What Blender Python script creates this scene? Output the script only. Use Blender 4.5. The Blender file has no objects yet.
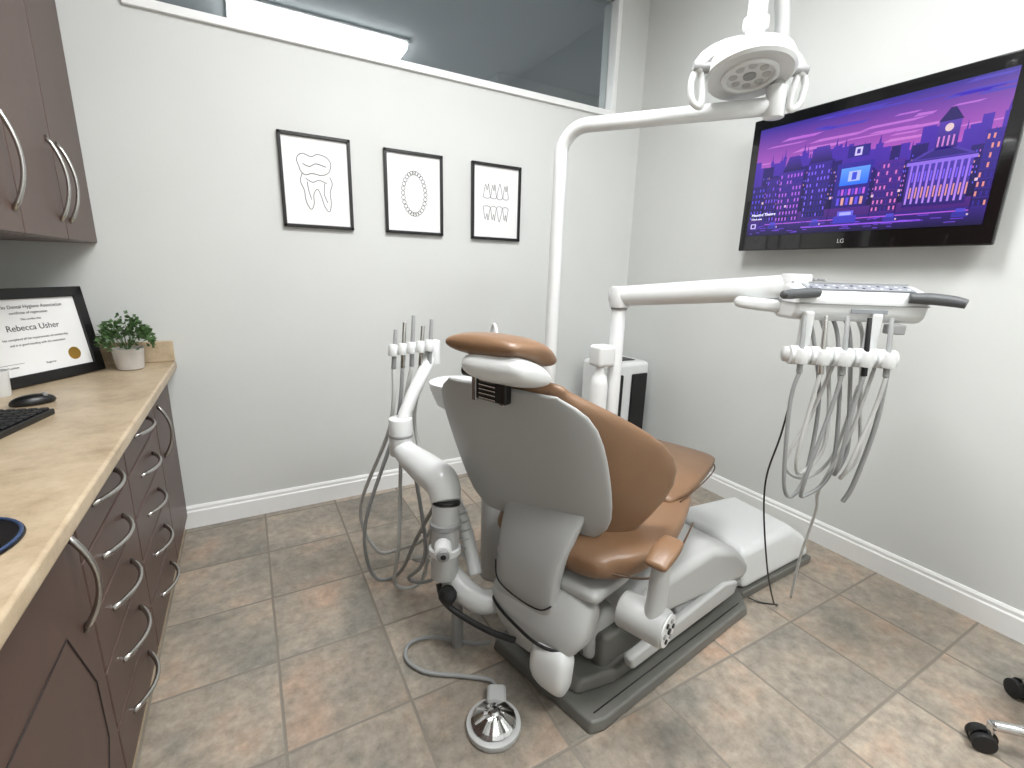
import bpy, bmesh, math, random
from mathutils import Vector, Matrix
random.seed(7)
sc=bpy.context.scene
sc.view_settings.view_transform='Standard'
sc.view_settings.look='None'
def lin(c):
    c=c/255.0
    return c/12.92 if c<=0.04045 else ((c+0.055)/1.055)**2.4
def rgb(r,g,b): return (lin(r),lin(g),lin(b),1)
# ------------------------------------------------------------ materials
def M(name,col,rough=0.5,metal=0.0,noise=0.0,nscale=20,bump=0.0,bscale=80,emit=None,estr=0,coat=0,trans=0):
    m=bpy.data.materials.new(name);m.use_nodes=True;nt=m.node_tree;b=nt.nodes['Principled BSDF']
    b.inputs['Base Color'].default_value=col;b.inputs['Roughness'].default_value=rough;b.inputs['Metallic'].default_value=metal
    if coat:b.inputs['Coat Weight'].default_value=coat
    if trans:b.inputs['Transmission Weight'].default_value=trans
    if emit:
        b.inputs['Emission Color'].default_value=emit;b.inputs['Emission Strength'].default_value=estr
    if noise or bump:
        tc=nt.nodes.new('ShaderNodeTexCoord')
    if noise:
        n=nt.nodes.new('ShaderNodeTexNoise');n.inputs['Scale'].default_value=nscale;n.inputs['Detail'].default_value=4
        nt.links.new(tc.outputs['Object'],n.inputs['Vector'])
        r=nt.nodes.new('ShaderNodeValToRGB')
        r.color_ramp.elements[0].position=.3;r.color_ramp.elements[1].position=.7
        r.color_ramp.elements[0].color=tuple(c*(1-noise) for c in col[:3])+(1,)
        r.color_ramp.elements[1].color=tuple(min(1,c*(1+noise)) for c in col[:3])+(1,)
        nt.links.new(n.outputs['Fac'],r.inputs['Fac']);nt.links.new(r.outputs['Color'],b.inputs['Base Color'])
    if bump:
        n=nt.nodes.new('ShaderNodeTexNoise');n.inputs['Scale'].default_value=bscale;n.inputs['Detail'].default_value=3
        nt.links.new(tc.outputs['Object'],n.inputs['Vector'])
        bp=nt.nodes.new('ShaderNodeBump');bp.inputs['Strength'].default_value=bump;bp.inputs['Distance'].default_value=.002
        nt.links.new(n.outputs['Fac'],bp.inputs['Height']);nt.links.new(bp.outputs['Normal'],b.inputs['Normal'])
    return m
wall_m=M('wall_paint',rgb(209,211,209),.75,noise=.015,nscale=3,bump=.15,bscale=120)
ceil_m=M('ceiling_paint',rgb(235,236,236),.9,noise=.01,nscale=5)
trim_m=M('trim_white',rgb(234,235,234),.4,noise=.01)
cab_m=M('cabinet_brown',rgb(82,63,56),.42,noise=.06,nscale=12)
cabd_m=M('cabinet_gap',rgb(30,22,20),.7,noise=.05)
nickel=M('brushed_nickel',rgb(190,188,184),.25,1.0,noise=.03,nscale=60)
chrome=M('chrome',rgb(215,215,215),.12,1.0,noise=.02)
white_p=M('white_plastic',rgb(218,220,220),.32,noise=.01,coat=.2)
grey_p=M('light_grey_plastic',rgb(178,179,178),.38,noise=.012,nscale=5)
grey2=M('mid_grey_plastic',rgb(145,146,146),.4,noise=.02)
shell_m=M('chair_shell_grey',rgb(166,167,166),.42,noise=.012,nscale=5)
base_m=M('base_dark_grey',rgb(104,104,99),.4,noise=.03)
black=M('black_plastic',rgb(18,18,19),.35,noise=.05)
rubber=M('black_rubber',rgb(24,24,25),.6,noise=.05)
brown=M('brown_upholstery',rgb(128,98,73),.34,noise=.06,nscale=7,bump=.3,bscale=260)
brown_d=M('brown_seam',rgb(80,57,40),.5,noise=.05)
hose_g=M('grey_hose',rgb(146,148,148),.45,noise=.03)
hose_w=M('pale_hose',rgb(190,191,189),.45,noise=.03)
paper=M('paper',rgb(236,236,236),.7,noise=.01)
ink=M('ink',rgb(20,20,22),.6,noise=.02)
frame_m=M('frame_black',rgb(14,14,15),.35,noise=.03)
leaf=M('leaf_green',rgb(74,104,60),.5,noise=.35,nscale=30)
pot_m=M('ceramic_pot',rgb(190,186,180),.5,noise=.05,nscale=30)
gold=M('gold_seal',rgb(190,150,70),.35,.7,noise=.1)
tvbez=M('tv_bezel',rgb(8,8,9),.12,noise=.02,coat=.5)
panel_dark=M('control_membrane',rgb(140,144,148),.35,noise=.05)
lamp_m=M('lamp_lens',rgb(180,183,187),.2,noise=.02,coat=.5)
light_e=M('fluorescent_diffuser',rgb(255,255,255),.5,emit=(1,1,.99,1),estr=9)
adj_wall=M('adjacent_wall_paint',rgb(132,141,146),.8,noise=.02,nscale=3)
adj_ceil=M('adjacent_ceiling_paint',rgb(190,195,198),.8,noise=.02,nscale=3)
# counter laminate
def counter_mat():
    m=bpy.data.materials.new('counter_laminate');m.use_nodes=True;nt=m.node_tree;b=nt.nodes['Principled BSDF'];b.inputs['Roughness'].default_value=.35
    tc=nt.nodes.new('ShaderNodeTexCoord')
    n=nt.nodes.new('ShaderNodeTexNoise');n.inputs['Scale'].default_value=7;n.inputs['Detail'].default_value=10;n.inputs['Roughness'].default_value=.78
    nt.links.new(tc.outputs['Object'],n.inputs['Vector'])
    r=nt.nodes.new('ShaderNodeValToRGB');e=r.color_ramp.elements
    e[0].position=.32;e[0].color=rgb(154,134,108);e[1].position=.7;e[1].color=rgb(202,185,159)
    x=r.color_ramp.elements.new(.5);x.color=rgb(183,164,137)
    nt.links.new(n.outputs['Fac'],r.inputs['Fac']);nt.links.new(r.outputs['Color'],b.inputs['Base Color'])
    return m
counter_m=counter_mat()
def tile_mat():
    m=bpy.data.materials.new('floor_tile');m.use_nodes=True;nt=m.node_tree;b=nt.nodes['Principled BSDF'];L=nt.links.new;N=nt.nodes.new
    g=N('ShaderNodeNewGeometry')
    sub=N('ShaderNodeVectorMath');sub.operation='SUBTRACT';sub.inputs[1].default_value=(-.02-3.5,1.51-7.0,0);L(g.outputs['Position'],sub.inputs[0])
    dv=N('ShaderNodeVectorMath');dv.operation='DIVIDE';dv.inputs[1].default_value=(.35,.35,1);L(sub.outputs[0],dv.inputs[0])
    fl=N('ShaderNodeVectorMath');fl.operation='FLOOR';L(dv.outputs[0],fl.inputs[0])
    fr=N('ShaderNodeVectorMath');fr.operation='FRACTION';L(dv.outputs[0],fr.inputs[0])
    wn=N('ShaderNodeTexWhiteNoise');wn.noise_dimensions='3D';L(fl.outputs[0],wn.inputs['Vector'])
    sp=N('ShaderNodeSeparateXYZ');L(fr.outputs[0],sp.inputs[0])
    def edge(o):
        s=N('ShaderNodeMath');s.operation='SUBTRACT';s.inputs[1].default_value=.5;L(o,s.inputs[0])
        a=N('ShaderNodeMath');a.operation='ABSOLUTE';L(s.outputs[0],a.inputs[0]);return a.outputs[0]
    mx=N('ShaderNodeMath');mx.operation='MAXIMUM';L(edge(sp.outputs[0]),mx.inputs[0]);L(edge(sp.outputs[1]),mx.inputs[1])
    gr=N('ShaderNodeMapRange');gr.inputs['From Min'].default_value=.483;gr.inputs['From Max'].default_value=.492;L(mx.outputs[0],gr.inputs['Value'])
    # noise offset per tile
    off=N('ShaderNodeVectorMath');off.operation='SCALE';off.inputs['Scale'].default_value=9.0;L(wn.outputs['Color'],off.inputs[0])
    ad=N('ShaderNodeVectorMath');ad.operation='ADD';L(g.outputs['Position'],ad.inputs[0]);L(off.outputs[0],ad.inputs[1])
    n1=N('ShaderNodeTexNoise');n1.inputs['Scale'].default_value=3.8;n1.inputs['Detail'].default_value=7;n1.inputs['Roughness'].default_value=.64;L(ad.outputs[0],n1.inputs['Vector'])
    n2=N('ShaderNodeTexNoise');n2.inputs['Scale'].default_value=26;n2.inputs['Detail'].default_value=8;n2.inputs['Roughness'].default_value=.72;L(ad.outputs[0],n2.inputs['Vector'])
    r1=N('ShaderNodeValToRGB');e=r1.color_ramp.elements;e[0].position=.36;e[0].color=rgb(134,129,120);e[1].position=.70;e[1].color=rgb(180,154,134)
    x=r1.color_ramp.elements.new(.53);x.color=rgb(160,149,135);L(n1.outputs['Fac'],r1.inputs['Fac'])
    r2=N('ShaderNodeValToRGB');e=r2.color_ramp.elements;e[0].position=.3;e[0].color=(.62,.62,.62,1);e[1].position=.7;e[1].color=(1.22,1.22,1.22,1);L(n2.outputs['Fac'],r2.inputs['Fac'])
    mm=N('ShaderNodeMix');mm.data_type='RGBA';mm.blend_type='MULTIPLY';mm.inputs['Factor'].default_value=1;L(r1.outputs[0],mm.inputs[6]);L(r2.outputs[0],mm.inputs[7])
    # per tile tint
    tv=N('ShaderNodeMapRange');tv.inputs['To Min'].default_value=.86;tv.inputs['To Max'].default_value=1.12;L(wn.outputs['Value'],tv.inputs['Value'])
    m3=N('ShaderNodeVectorMath');m3.operation='SCALE';L(mm.outputs[2],m3.inputs[0]);L(tv.outputs[0],m3.inputs['Scale'])
    mg=N('ShaderNodeMix');mg.data_type='RGBA';L(gr.outputs[0],mg.inputs['Factor']);L(m3.outputs[0],mg.inputs[6]);mg.inputs[7].default_value=rgb(126,119,109)
    L(mg.outputs[2],b.inputs['Base Color'])
    ro=N('ShaderNodeMapRange');ro.inputs['To Min'].default_value=.26;ro.inputs['To Max'].default_value=.46;L(n2.outputs['Fac'],ro.inputs['Value'])
    rg=N('ShaderNodeMix');rg.data_type='FLOAT';L(gr.outputs[0],rg.inputs[0]);L(ro.outputs[0],rg.inputs[2]);rg.inputs[3].default_value=.85;L(rg.outputs[0],b.inputs['Roughness'])
    inv=N('ShaderNodeMath');inv.operation='MULTIPLY_ADD';inv.inputs[1].default_value=-1.0;L(gr.outputs[0],inv.inputs[0]);
    sc2=N('ShaderNodeMath');sc2.operation='MULTIPLY';sc2.inputs[1].default_value=.35;L(n2.outputs['Fac'],sc2.inputs[0]);L(sc2.outputs[0],inv.inputs[2])
    bp=N('ShaderNodeBump');bp.inputs['Strength'].default_value=.4;bp.inputs['Distance'].default_value=.003;L(inv.outputs[0],bp.inputs['Height']);L(bp.outputs[0],b.inputs['Normal'])
    return m
tile_m=tile_mat()
def glass_mat():
    m=bpy.data.materials.new('window_glass');m.use_nodes=True;nt=m.node_tree;nt.nodes.clear()
    o=nt.nodes.new('ShaderNodeOutputMaterial');t=nt.nodes.new('ShaderNodeBsdfTransparent');t.inputs[0].default_value=(.84,.87,.88,1)
    g=nt.nodes.new('ShaderNodeBsdfGlossy');g.inputs['Roughness'].default_value=.01;mx=nt.nodes.new('ShaderNodeMixShader');mx.inputs[0].default_value=.13
    nt.links.new(t.outputs[0],mx.inputs[1]);nt.links.new(g.outputs[0],mx.inputs[2]);nt.links.new(mx.outputs[0],o.inputs[0]);return m
glass_m=glass_mat()
# ------------------------------------------------------------ helpers
def empty(name,loc=(0,0,0)):
    e=bpy.data.objects.new(name,None);e.location=loc;e.empty_display_size=.1;bpy.context.collection.objects.link(e);return e
def link(ob,parent):
    bpy.context.collection.objects.link(ob)
    if parent is not None:
        ob.parent=parent;ob.matrix_parent_inverse=Matrix.Translation(-Vector(parent.location))
    return ob
def mesh(name,verts,faces,mat,parent=None,smooth=True,sub=0,bevel=0,seg=3):
    me=bpy.data.meshes.new(name);me.from_pydata([tuple(v) for v in verts],[],faces)
    bm=bmesh.new();bm.from_mesh(me);bmesh.ops.remove_doubles(bm,verts=bm.verts,dist=1e-6);bmesh.ops.recalc_face_normals(bm,faces=bm.faces);bm.to_mesh(me);bm.free()
    me.materials.append(mat)
    for p in me.polygons:p.use_smooth=smooth
    ob=bpy.data.objects.new(name,me);link(ob,parent)
    if bevel:
        b=ob.modifiers.new('b','BEVEL');b.width=bevel;b.segments=seg;b.limit_method='ANGLE';b.angle_limit=math.radians(35)
        if smooth:
            w=ob.modifiers.new('w','WEIGHTED_NORMAL')
    if sub:
        s=ob.modifiers.new('s','SUBSURF');s.levels=sub;s.render_levels=sub
    return ob
def box(name,c,s,mat,parent=None,bevel=0,rz=0,M3=None,smooth=False,seg=3):
    c=Vector(c);R=M3 if M3 is not None else Matrix.Rotation(rz,3,'Z')
    vs=[]
    for x in(-1,1):
        for y in(-1,1):
            for z in(-1,1):vs.append(c+R@Vector((x*s[0]/2,y*s[1]/2,z*s[2]/2)))
    fs=[(0,1,3,2),(4,6,7,5),(0,4,5,1),(2,3,7,6),(0,2,6,4),(1,5,7,3)]
    return mesh(name,vs,fs,mat,parent,smooth=bool(bevel),bevel=bevel,seg=seg)
def mmbox(name,a,b,mat,parent=None,bevel=0):
    return box(name,[(a[i]+b[i])/2 for i in range(3)],[abs(b[i]-a[i]) for i in range(3)],mat,parent,bevel)
def catmull(pts,n=8,closed=False):
    P=[Vector(p) for p in pts];out=[];m=len(P)
    rng=range(m) if closed else range(m-1)
    for i in rng:
        if closed:p0,p1,p2,p3=P[(i-1)%m],P[i],P[(i+1)%m],P[(i+2)%m]
        else:p0,p1,p2,p3=P[max(i-1,0)],P[i],P[i+1],P[min(i+2,m-1)]
        for k in range(n):
            t=k/n
            out.append(.5*((2*p1)+(p2-p0)*t+(2*p0-5*p1+4*p2-p3)*t*t+(-p0+3*p1-3*p2+p3)*t**3))
    if not closed:out.append(P[-1])
    return out
def tube(name,pts,r,mat,parent=None,n=8,closed=False,seg=10,raw=False,flat=1.0,upv=None):
    P=[Vector(p) for p in pts] if raw else catmull(pts,n,closed)
    m=len(P);R=r if isinstance(r,(list,tuple)) else None
    T=[]
    for i in range(m):
        if closed:t=P[(i+1)%m]-P[(i-1)%m]
        else:t=P[min(i+1,m-1)]-P[max(i-1,0)]
        if t.length<1e-9:t=Vector((0,0,1))
        T.append(t.normalized())
    ref=Vector(upv) if upv is not None else (Vector((0,0,1)) if abs(T[0].z)<.9 else Vector((1,0,0)))
    u=(ref-T[0]*ref.dot(T[0])).normalized();vs=[];fs=[]
    for i in range(m):
        u=(u-T[i]*u.dot(T[i]));u=u.normalized() if u.length>1e-6 else T[i].orthogonal().normalized()
        w=T[i].cross(u)
        if R: 
            q=i/(m-1)*(len(R)-1);j=min(int(q),len(R)-2);rr=R[j]+(R[j+1]-R[j])*(q-j)
        else:rr=r
        for k in range(seg):
            a=2*math.pi*k/seg;vs.append(P[i]+u*(math.cos(a)*rr)+w*(math.sin(a)*rr*flat))
    for i in range(m if closed else m-1):
        for k in range(seg):
            a=i*seg+k;b=i*seg+(k+1)%seg;c=((i+1)%m)*seg+(k+1)%seg;d=((i+1)%m)*seg+k;fs.append((a,b,c,d))
    if not closed:
        fs.append(tuple(range(seg))[::-1]);fs.append(tuple((m-1)*seg+k for k in range(seg)))
    return mesh(name,vs,fs,mat,parent,smooth=True)
def lathe(name,prof,o,axis,mat,parent=None,seg=40,bevel=0,smooth=True):
    ax=Vector(axis).normalized();u=ax.orthogonal().normalized();w=ax.cross(u);o=Vector(o);vs=[];fs=[];m=len(prof)
    for (r,z) in prof:
        for k in range(seg):
            a=2*math.pi*k/seg;vs.append(o+ax*z+(u*math.cos(a)+w*math.sin(a))*max(r,1e-4))
    for i in range(m-1):
        for k in range(seg):
            fs.append((i*seg+k,i*seg+(k+1)%seg,(i+1)*seg+(k+1)%seg,(i+1)*seg+k))
    fs.append(tuple(range(seg))[::-1]);fs.append(tuple((m-1)*seg+k for k in range(seg)))
    ob=mesh(name,vs,fs,mat,parent,smooth=smooth)
    e=ob.modifiers.new('e','EDGE_SPLIT');e.split_angle=math.radians(40)
    return ob
def cyl(name,a,b,r,mat,parent=None,r2=None,rim=.12,seg=32):
    a=Vector(a);b=Vector(b);L=(b-a).length;r2=r if r2 is None else r2;e=min(r*rim,L*.3)
    return lathe(name,[(r-e,0),(r-e*.3,e*.3),(r,e),(r2,L-e),(r2-e*.3,L-e*.3),(r2-e,L)],a,b-a,mat,parent,seg)
def sell(w,h,e,n,k=0,k0=0):
    out=[]
    for i in range(n):
        t=2*math.pi*i/n;c=math.cos(t);s=math.sin(t)
        x=w*math.copysign(abs(c)**(2/e),c);y=h*math.copysign(abs(s)**(2/e),s)
        if k and abs(x)>k0:y+=k*(abs(x)-k0)**2
        out.append((x,y))
    return out
def loft(name,secs,mat,parent,toworld,e=3.0,n=36,k=0,k0=0,sub=1,sc_=0,roundcap=True):
    """secs: (a,z,halfwidth,halfthick) path in the side plane; + normal points front/up"""
    S=[list(s) for s in secs];m=len(S);T=[]
    for i in range(m):
        p=S[max(i-1,0)];q=S[min(i+1,m-1)];t=Vector((q[0]-p[0],q[1]-p[1]));T.append(t.normalized())
    rows=[]
    def ring(a,z,w,h,t):
        nrm=Vector((t.y,-t.x));pts=[]
        if nrm.y<-1e-6 and abs(nrm.y)>abs(nrm.x):nrm=-nrm
        for x,y in sell(w,h,e,n,k,k0):
            pts.append(toworld(a+nrm.x*y,x+sc_,z+nrm.y*y))
        return pts
    if roundcap:
        for ph in (80,50,22):
            f=math.radians(ph);h=S[0][3];w=S[0][2];rows.append(ring(S[0][0]-T[0].x*h*math.sin(f),S[0][1]-T[0].y*h*math.sin(f),w-h+h*math.cos(f),h*math.cos(f),T[0]))
    for s,t in zip(S,T):rows.append(ring(*s,t))
    if roundcap:
        for ph in (22,50,80):
            f=math.radians(ph);h=S[-1][3];w=S[-1][2];rows.append(ring(S[-1][0]+T[-1].x*h*math.sin(f),S[-1][1]+T[-1].y*h*math.sin(f),w-h+h*math.cos(f),h*math.cos(f),T[-1]))
    vs=[p for r in rows for p in r];fs=[]
    for i in range(len(rows)-1):
        for q in range(n):fs.append((i*n+q,i*n+(q+1)%n,(i+1)*n+(q+1)%n,(i+1)*n+q))
    fs.append(tuple(range(n))[::-1]);fs.append(tuple((len(rows)-1)*n+q for q in range(n)))
    return mesh(name,vs,fs,mat,parent,smooth=True,sub=sub)
def prism(name,poly,z0,z1,mat,parent,tw=None,bevel=.01,inset=0):
    tw=tw or (lambda x,y,z:(x,y,z));n=len(poly);cx=sum(p[0] for p in poly)/n;cy=sum(p[1] for p in poly)/n
    vs=[tw(x,y,z0) for x,y in poly]+[tw(x+(cx-x)*inset,y+(cy-y)*inset,z1) for x,y in poly]
    fs=[tuple(range(n))[::-1],tuple(range(n,2*n))]+[(i,(i+1)%n,n+(i+1)%n,n+i) for i in range(n)]
    return mesh(name,vs,fs,mat,parent,smooth=bool(bevel),bevel=bevel)
def sprof(name,poly,s0,s1,mat,parent,tw,bevel=.015):
    n=len(poly);vs=[tw(a,s0,z) for a,z in poly]+[tw(a,s1,z) for a,z in poly]
    fs=[tuple(range(n))[::-1],tuple(range(n,2*n))]+[(i,(i+1)%n,n+(i+1)%n,n+i) for i in range(n)]
    return mesh(name,vs,fs,mat,parent,smooth=bool(bevel),bevel=bevel)
# ------------------------------------------------------------ camera
yaw,pitch,roll=[math.radians(v) for v in (29.48,13.70,1.57)]
F=Vector((math.sin(yaw),math.cos(yaw),0));R0=Vector((math.cos(yaw),-math.sin(yaw),0));Uz=Vector((0,0,1))
F3=F*math.cos(pitch)-Uz*math.sin(pitch);U3=F*math.sin(pitch)+Uz*math.cos(pitch)
Rr=R0*math.cos(roll)+U3*math.sin(roll);Ur=-R0*math.sin(roll)+U3*math.cos(roll)
cd=bpy.data.cameras.new('camera');cd.sensor_fit='HORIZONTAL';cd.sensor_width=36;cd.lens=468.1/1024*36;cd.clip_start=.02
cam=bpy.data.objects.new('camera',cd)
mw=Matrix((( Rr.x,Ur.x,-F3.x,0),(Rr.y,Ur.y,-F3.y,0),(Rr.z,Ur.z,-F3.z,1.30),(0,0,0,1)))
cam.matrix_world=mw;bpy.context.collection.objects.link(cam);sc.camera=cam
# ------------------------------------------------------------ room
XL,XR,YB,YF,ZC=-.90,2.415,2.62,-1.3,3.05
WX0,WX1,WZ0,WZ1=-.29,2.15,2.305,2.93
mmbox('floor',(XL-.1,YF-.1,-.1),(XR+.1,YB,0),tile_m)
mmbox('ceiling',(XL-.1,YF-.1,ZC),(XR+.1,YB,ZC+.1),ceil_m)
mmbox('wall_left',(XL-.1,YF-.1,0),(XL,YB,ZC),wall_m)
mmbox('wall_right',(XR,YF-.1,0),(XR+.1,YB,ZC),wall_m)
mmbox('wall_front',(XL,YF-.1,0),(XR,YF,ZC),wall_m)
wb=empty('wall_back',(.75,YB+.06,0))
mmbox('lower_part',(XL-.1,YB,0),(XR+.1,YB+.12,WZ0),wall_m,wb)
mmbox('header',(XL-.1,YB,WZ1),(XR+.1,YB+.12,ZC+.1),wall_m,wb)
mmbox('left_part',(XL-.1,YB,WZ0),(WX0,YB+.12,WZ1),wall_m,wb)
mmbox('right_part',(WX1,YB,WZ0),(XR+.1,YB+.12,WZ1),wall_m,wb)
win=empty('window_1',(.93,YB,WZ0))
def trimbar(n,a,b):mmbox(n,a,b,trim_m,win,.003)
trimbar('sill_trim',(WX0-.03,YB-.018,WZ0-.035),(WX1+.03,YB+.05,WZ0))
trimbar('head_trim',(WX0-.03,YB-.018,WZ1),(WX1+.03,YB+.05,WZ1+.035))
trimbar('side_trim_a',(WX0-.03,YB-.018,WZ0),(WX0,YB+.05,WZ1))
trimbar('side_trim_b',(WX1,YB-.018,WZ0),(WX1+.03,YB+.05,WZ1))
mmbox('glass',(WX0,YB+.055,WZ0),(WX1,YB+.06,WZ1),glass_m,win)
# adjacent room seen through the transom window
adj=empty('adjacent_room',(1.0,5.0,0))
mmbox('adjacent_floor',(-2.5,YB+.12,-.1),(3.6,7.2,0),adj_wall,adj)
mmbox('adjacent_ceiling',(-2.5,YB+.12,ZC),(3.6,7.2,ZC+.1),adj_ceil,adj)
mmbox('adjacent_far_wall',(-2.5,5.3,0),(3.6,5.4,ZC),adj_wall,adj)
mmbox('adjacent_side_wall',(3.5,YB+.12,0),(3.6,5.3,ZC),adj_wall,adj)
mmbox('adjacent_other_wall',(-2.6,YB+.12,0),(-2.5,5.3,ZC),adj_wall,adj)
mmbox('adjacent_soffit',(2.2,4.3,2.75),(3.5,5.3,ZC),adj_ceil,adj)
al=empty('fluorescent_light_fixture',(.69,4.42,ZC))
mmbox('housing',(.06,4.12,ZC-.03),(1.32,4.60,ZC),white_p,al,.004)
mmbox('diffuser',(.08,4.14,ZC-.075),(1.30,4.58,ZC-.031),light_e,al,.01)
ld=bpy.data.lights.new('fixture_glow','AREA');ld.shape='RECTANGLE';ld.size=1.18;ld.size_y=.42;ld.energy=60
lo=bpy.data.objects.new('fixture_glow',ld);lo.location=(.69,4.36,ZC-.08);link(lo,al)
def baseboard(name,a,b,nrm):
    a=Vector(a);b=Vector(b);nrm=Vector(nrm);prof=[(0,0),(.016,0),(.016,.085),(.011,.092),(.011,.105),(.005,.115),(0,.115)]
    vs=[];n=len(prof)
    for p in (a,b):
        for d,z in prof:vs.append(p+nrm*d+Vector((0,0,z)))
    fs=[tuple(range(n)),tuple(range(n,2*n))]+[(i,(i+1)%n,n+(i+1)%n,n+i) for i in range(n)]
    mesh(name,vs,fs,trim_m,None,smooth=False)
baseboard('baseboard_back',(-.375,YB,0),(XR-.016,YB,0),(0,-1,0))
baseboard('baseboard_right',(XR,YF,0),(XR,YB-.016,0),(-1,0,0))
baseboard('baseboard_front',(XL,YF,0),(XR-.016,YF,0),(0,1,0))
# ceiling lights of this room (wrap-around fluorescent fixtures)
for i,(x,y,e) in enumerate(((.69,1.04,46),(1.3,-.45,40))):
    cl=empty('ceiling_light_fixture',(x,y,ZC))
    mmbox('housing',(x-.62,y-.23,ZC-.03),(x+.62,y+.23,ZC),white_p,cl,.003)
    mmbox('diffuser',(x-.60,y-.22,ZC-.07),(x+.60,y+.22,ZC-.031),light_e,cl,.01)
    ld=bpy.data.lights.new('fixture_glow','AREA');ld.shape='RECTANGLE';ld.size=1.18;ld.size_y=.4;ld.energy=e;ld.color=(.99,1,1)
    lo=bpy.data.objects.new('fixture_glow',ld);lo.location=(x,y,ZC-.075);link(lo,cl)
w=bpy.data.worlds.new('world');sc.world=w;w.use_nodes=True;w.node_tree.nodes['Background'].inputs[0].default_value=(.8,.82,.85,1);w.node_tree.nodes['Background'].inputs[1].default_value=.3
# ------------------------------------------------------------ cabinets
CZ=.85
lc=empty('base_cabinet',(-.6,1.4,0))
FX=-.357
mmbox('carcass',(XL+.002,-.6,.06),(FX-.02,YB-.002,CZ-.04),cabd_m,lc)
mmbox('toe_kick',(XL+.002,-.6,0),(FX-.016,YB-.02,.06),counter_m,lc)
def handle(name,p,axis,L,parent,out=(1,0,0),r=.0055,h=.035):
    p=Vector(p);axis=Vector(axis);out=Vector(out);pts=[]
    for i in range(13):
        t=i/12*2-1;pts.append(p+axis*(t*L/2)+out*(h*(1-t*t)+.002 if abs(t)<1 else -.001))
    tube(name,pts,[r*1.3,r*1.1,r*1.0,r*1.1,r*1.3],nickel,parent,raw=True)
def panelfront(n,y0,y1,z0,z1):
    mmbox(n,(FX-.02,y0+.003,z0+.003),(FX,y1-.003,z1-.003),cab_m,lc,.004)
zs=[.065,.225,.385,.53,.67,.805]
for j,(y0,y1) in enumerate(((1.2,1.67),(1.67,2.2))):
    for i in range(5):
        panelfront('drawer_%d_%d'%(j,i),y0,y1,zs[i],zs[i+1])
        handle('drawer_handle_%d_%d'%(j,i),(FX,(y0+y1)/2,(zs[i]+zs[i+1])/2+.01),(0,1,0),.22,lc)
panelfront('corner_door',2.2,YB-.005,.065,.805);handle('corner_door_handle',(FX,2.27,.62),(0,0,1),.22,lc)
for q,(y0,y1) in enumerate(((.72,1.2),(.24,.72),(-.24,.24))):
    panelfront('door_leaf_%d'%q,y0,y1,.065,.805)
    hy=y1-.06 if q%2==0 else y0+.06
    handle('door_handle_%d'%q,(FX,hy,.66),(0,0,1),.22,lc)
    pts=[(y0+.06,.17),(y1-.13,.17),(y1-.06,.27),(y1-.06,.42),(y1-.15,.6),(y0+.06,.6)]
    tube('door_routed_line_%d'%q,[(FX+.0005,a,b) for a,b in pts],.0018,cabd_m,lc,raw=True,closed=True,seg=6)
ct=empty('countertop',(-.6,1.4,CZ))
mmbox('slab',(XL+.002,-.62,CZ-.038),(-.312,YB-.002,CZ),counter_m,ct,.008)
mmbox('backsplash_rear',(XL+.02,YB-.022,CZ),(-.314,YB-.002,CZ+.095),counter_m,ct,.004)
mmbox('backsplash_side',(XL+.002,-.6,CZ),(XL+.02,YB-.022,CZ+.095),counter_m,ct,.004)
uc=empty('wall_cabinet',(-.7,1.6,1.36))
UX=-.52
mmbox('carcass',(XL+.002,.66,1.36),(UX-.02,YB-.002,2.40),cab_m,uc,.002)
ys=[.68,1.07,1.46,1.85,2.235,YB-.003]
for i in range(5):
    mmbox('upper_door_%d'%i,(UX-.02,ys[i]+.002,1.362),(UX,ys[i+1]-.002,2.398),cab_m,uc,.004)
    y=ys[i]+.05 if i in(1,4) else ys[i+1]-.05
    handle('upper_handle_%d'%i,(UX,y,1.55),(0,0,1),.26,uc)
# ------------------------------------------------------------ things on counter
cf=empty('certificate_frame',(-.67,2.35,CZ))
br=Vector((-.548,2.50,CZ+.003));bx=Vector((.54,.84,0)).normalized();W_,H_=.43,.34
nh=Vector((.84,-.54,0)).normalized();upf=(Vector((0,0,1))*math.cos(.14)-nh*math.sin(.14)).normalized();nf=(nh*math.cos(.14)+Vector((0,0,1))*math.sin(.14)).normalized()
Rm=Matrix((bx,nf,upf)).transposed()
cc=br-bx*(W_/2)+upf*(H_/2)
def fpt(x,z,d=0):return cc+bx*x+upf*z+nf*d
fw=.038
box('frame_top',fpt(0,H_/2-fw/2),(W_,.022,fw),frame_m,cf,.003,M3=Rm);box('frame_bottom',fpt(0,-H_/2+fw/2),(W_,.022,fw),frame_m,cf,.003,M3=Rm)
box('frame_right',fpt(W_/2-fw/2,0),(fw,.022,H_-.002),frame_m,cf,.003,M3=Rm);box('frame_left',fpt(-W_/2+fw/2,0),(fw,.022,H_-.002),frame_m,cf,.003,M3=Rm)
box('certificate_sheet',fpt(0,0,-.002),(W_-.05,.006,H_-.05),paper,cf,M3=Rm)
def text(name,s,pos,size,Rx,parent,mat=ink,align='CENTER'):
    cu=bpy.data.curves.new(name,'FONT');cu.body=s;cu.size=size;cu.align_x=align;cu.extrude=.0002;cu.materials.append(mat)
    ob=bpy.data.objects.new(name,cu);m=Rx.to_4x4();m.translation=Vector(pos);link(ob,parent)
    ob.matrix_basis=m;return ob
Rt=Matrix((bx,upf,nf)).transposed()
for s,x,z,sz in (("Ontario Dental Hygiene Association",.0,.10,.017),("certificate of registration",.0,.08,.013),("This certifies that",.0,.058,.010),("Rebecca Usher",.0,.022,.030),("has completed all the requirements of membership",.0,-.01,.011),("and is in good standing with the association",.0,-.03,.011),("President",-.11,-.105,.010),("Registrar",.02,-.105,.010)):
    text('certificate_text',s,fpt(x,z,.0016),sz,Rt,cf)
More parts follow.
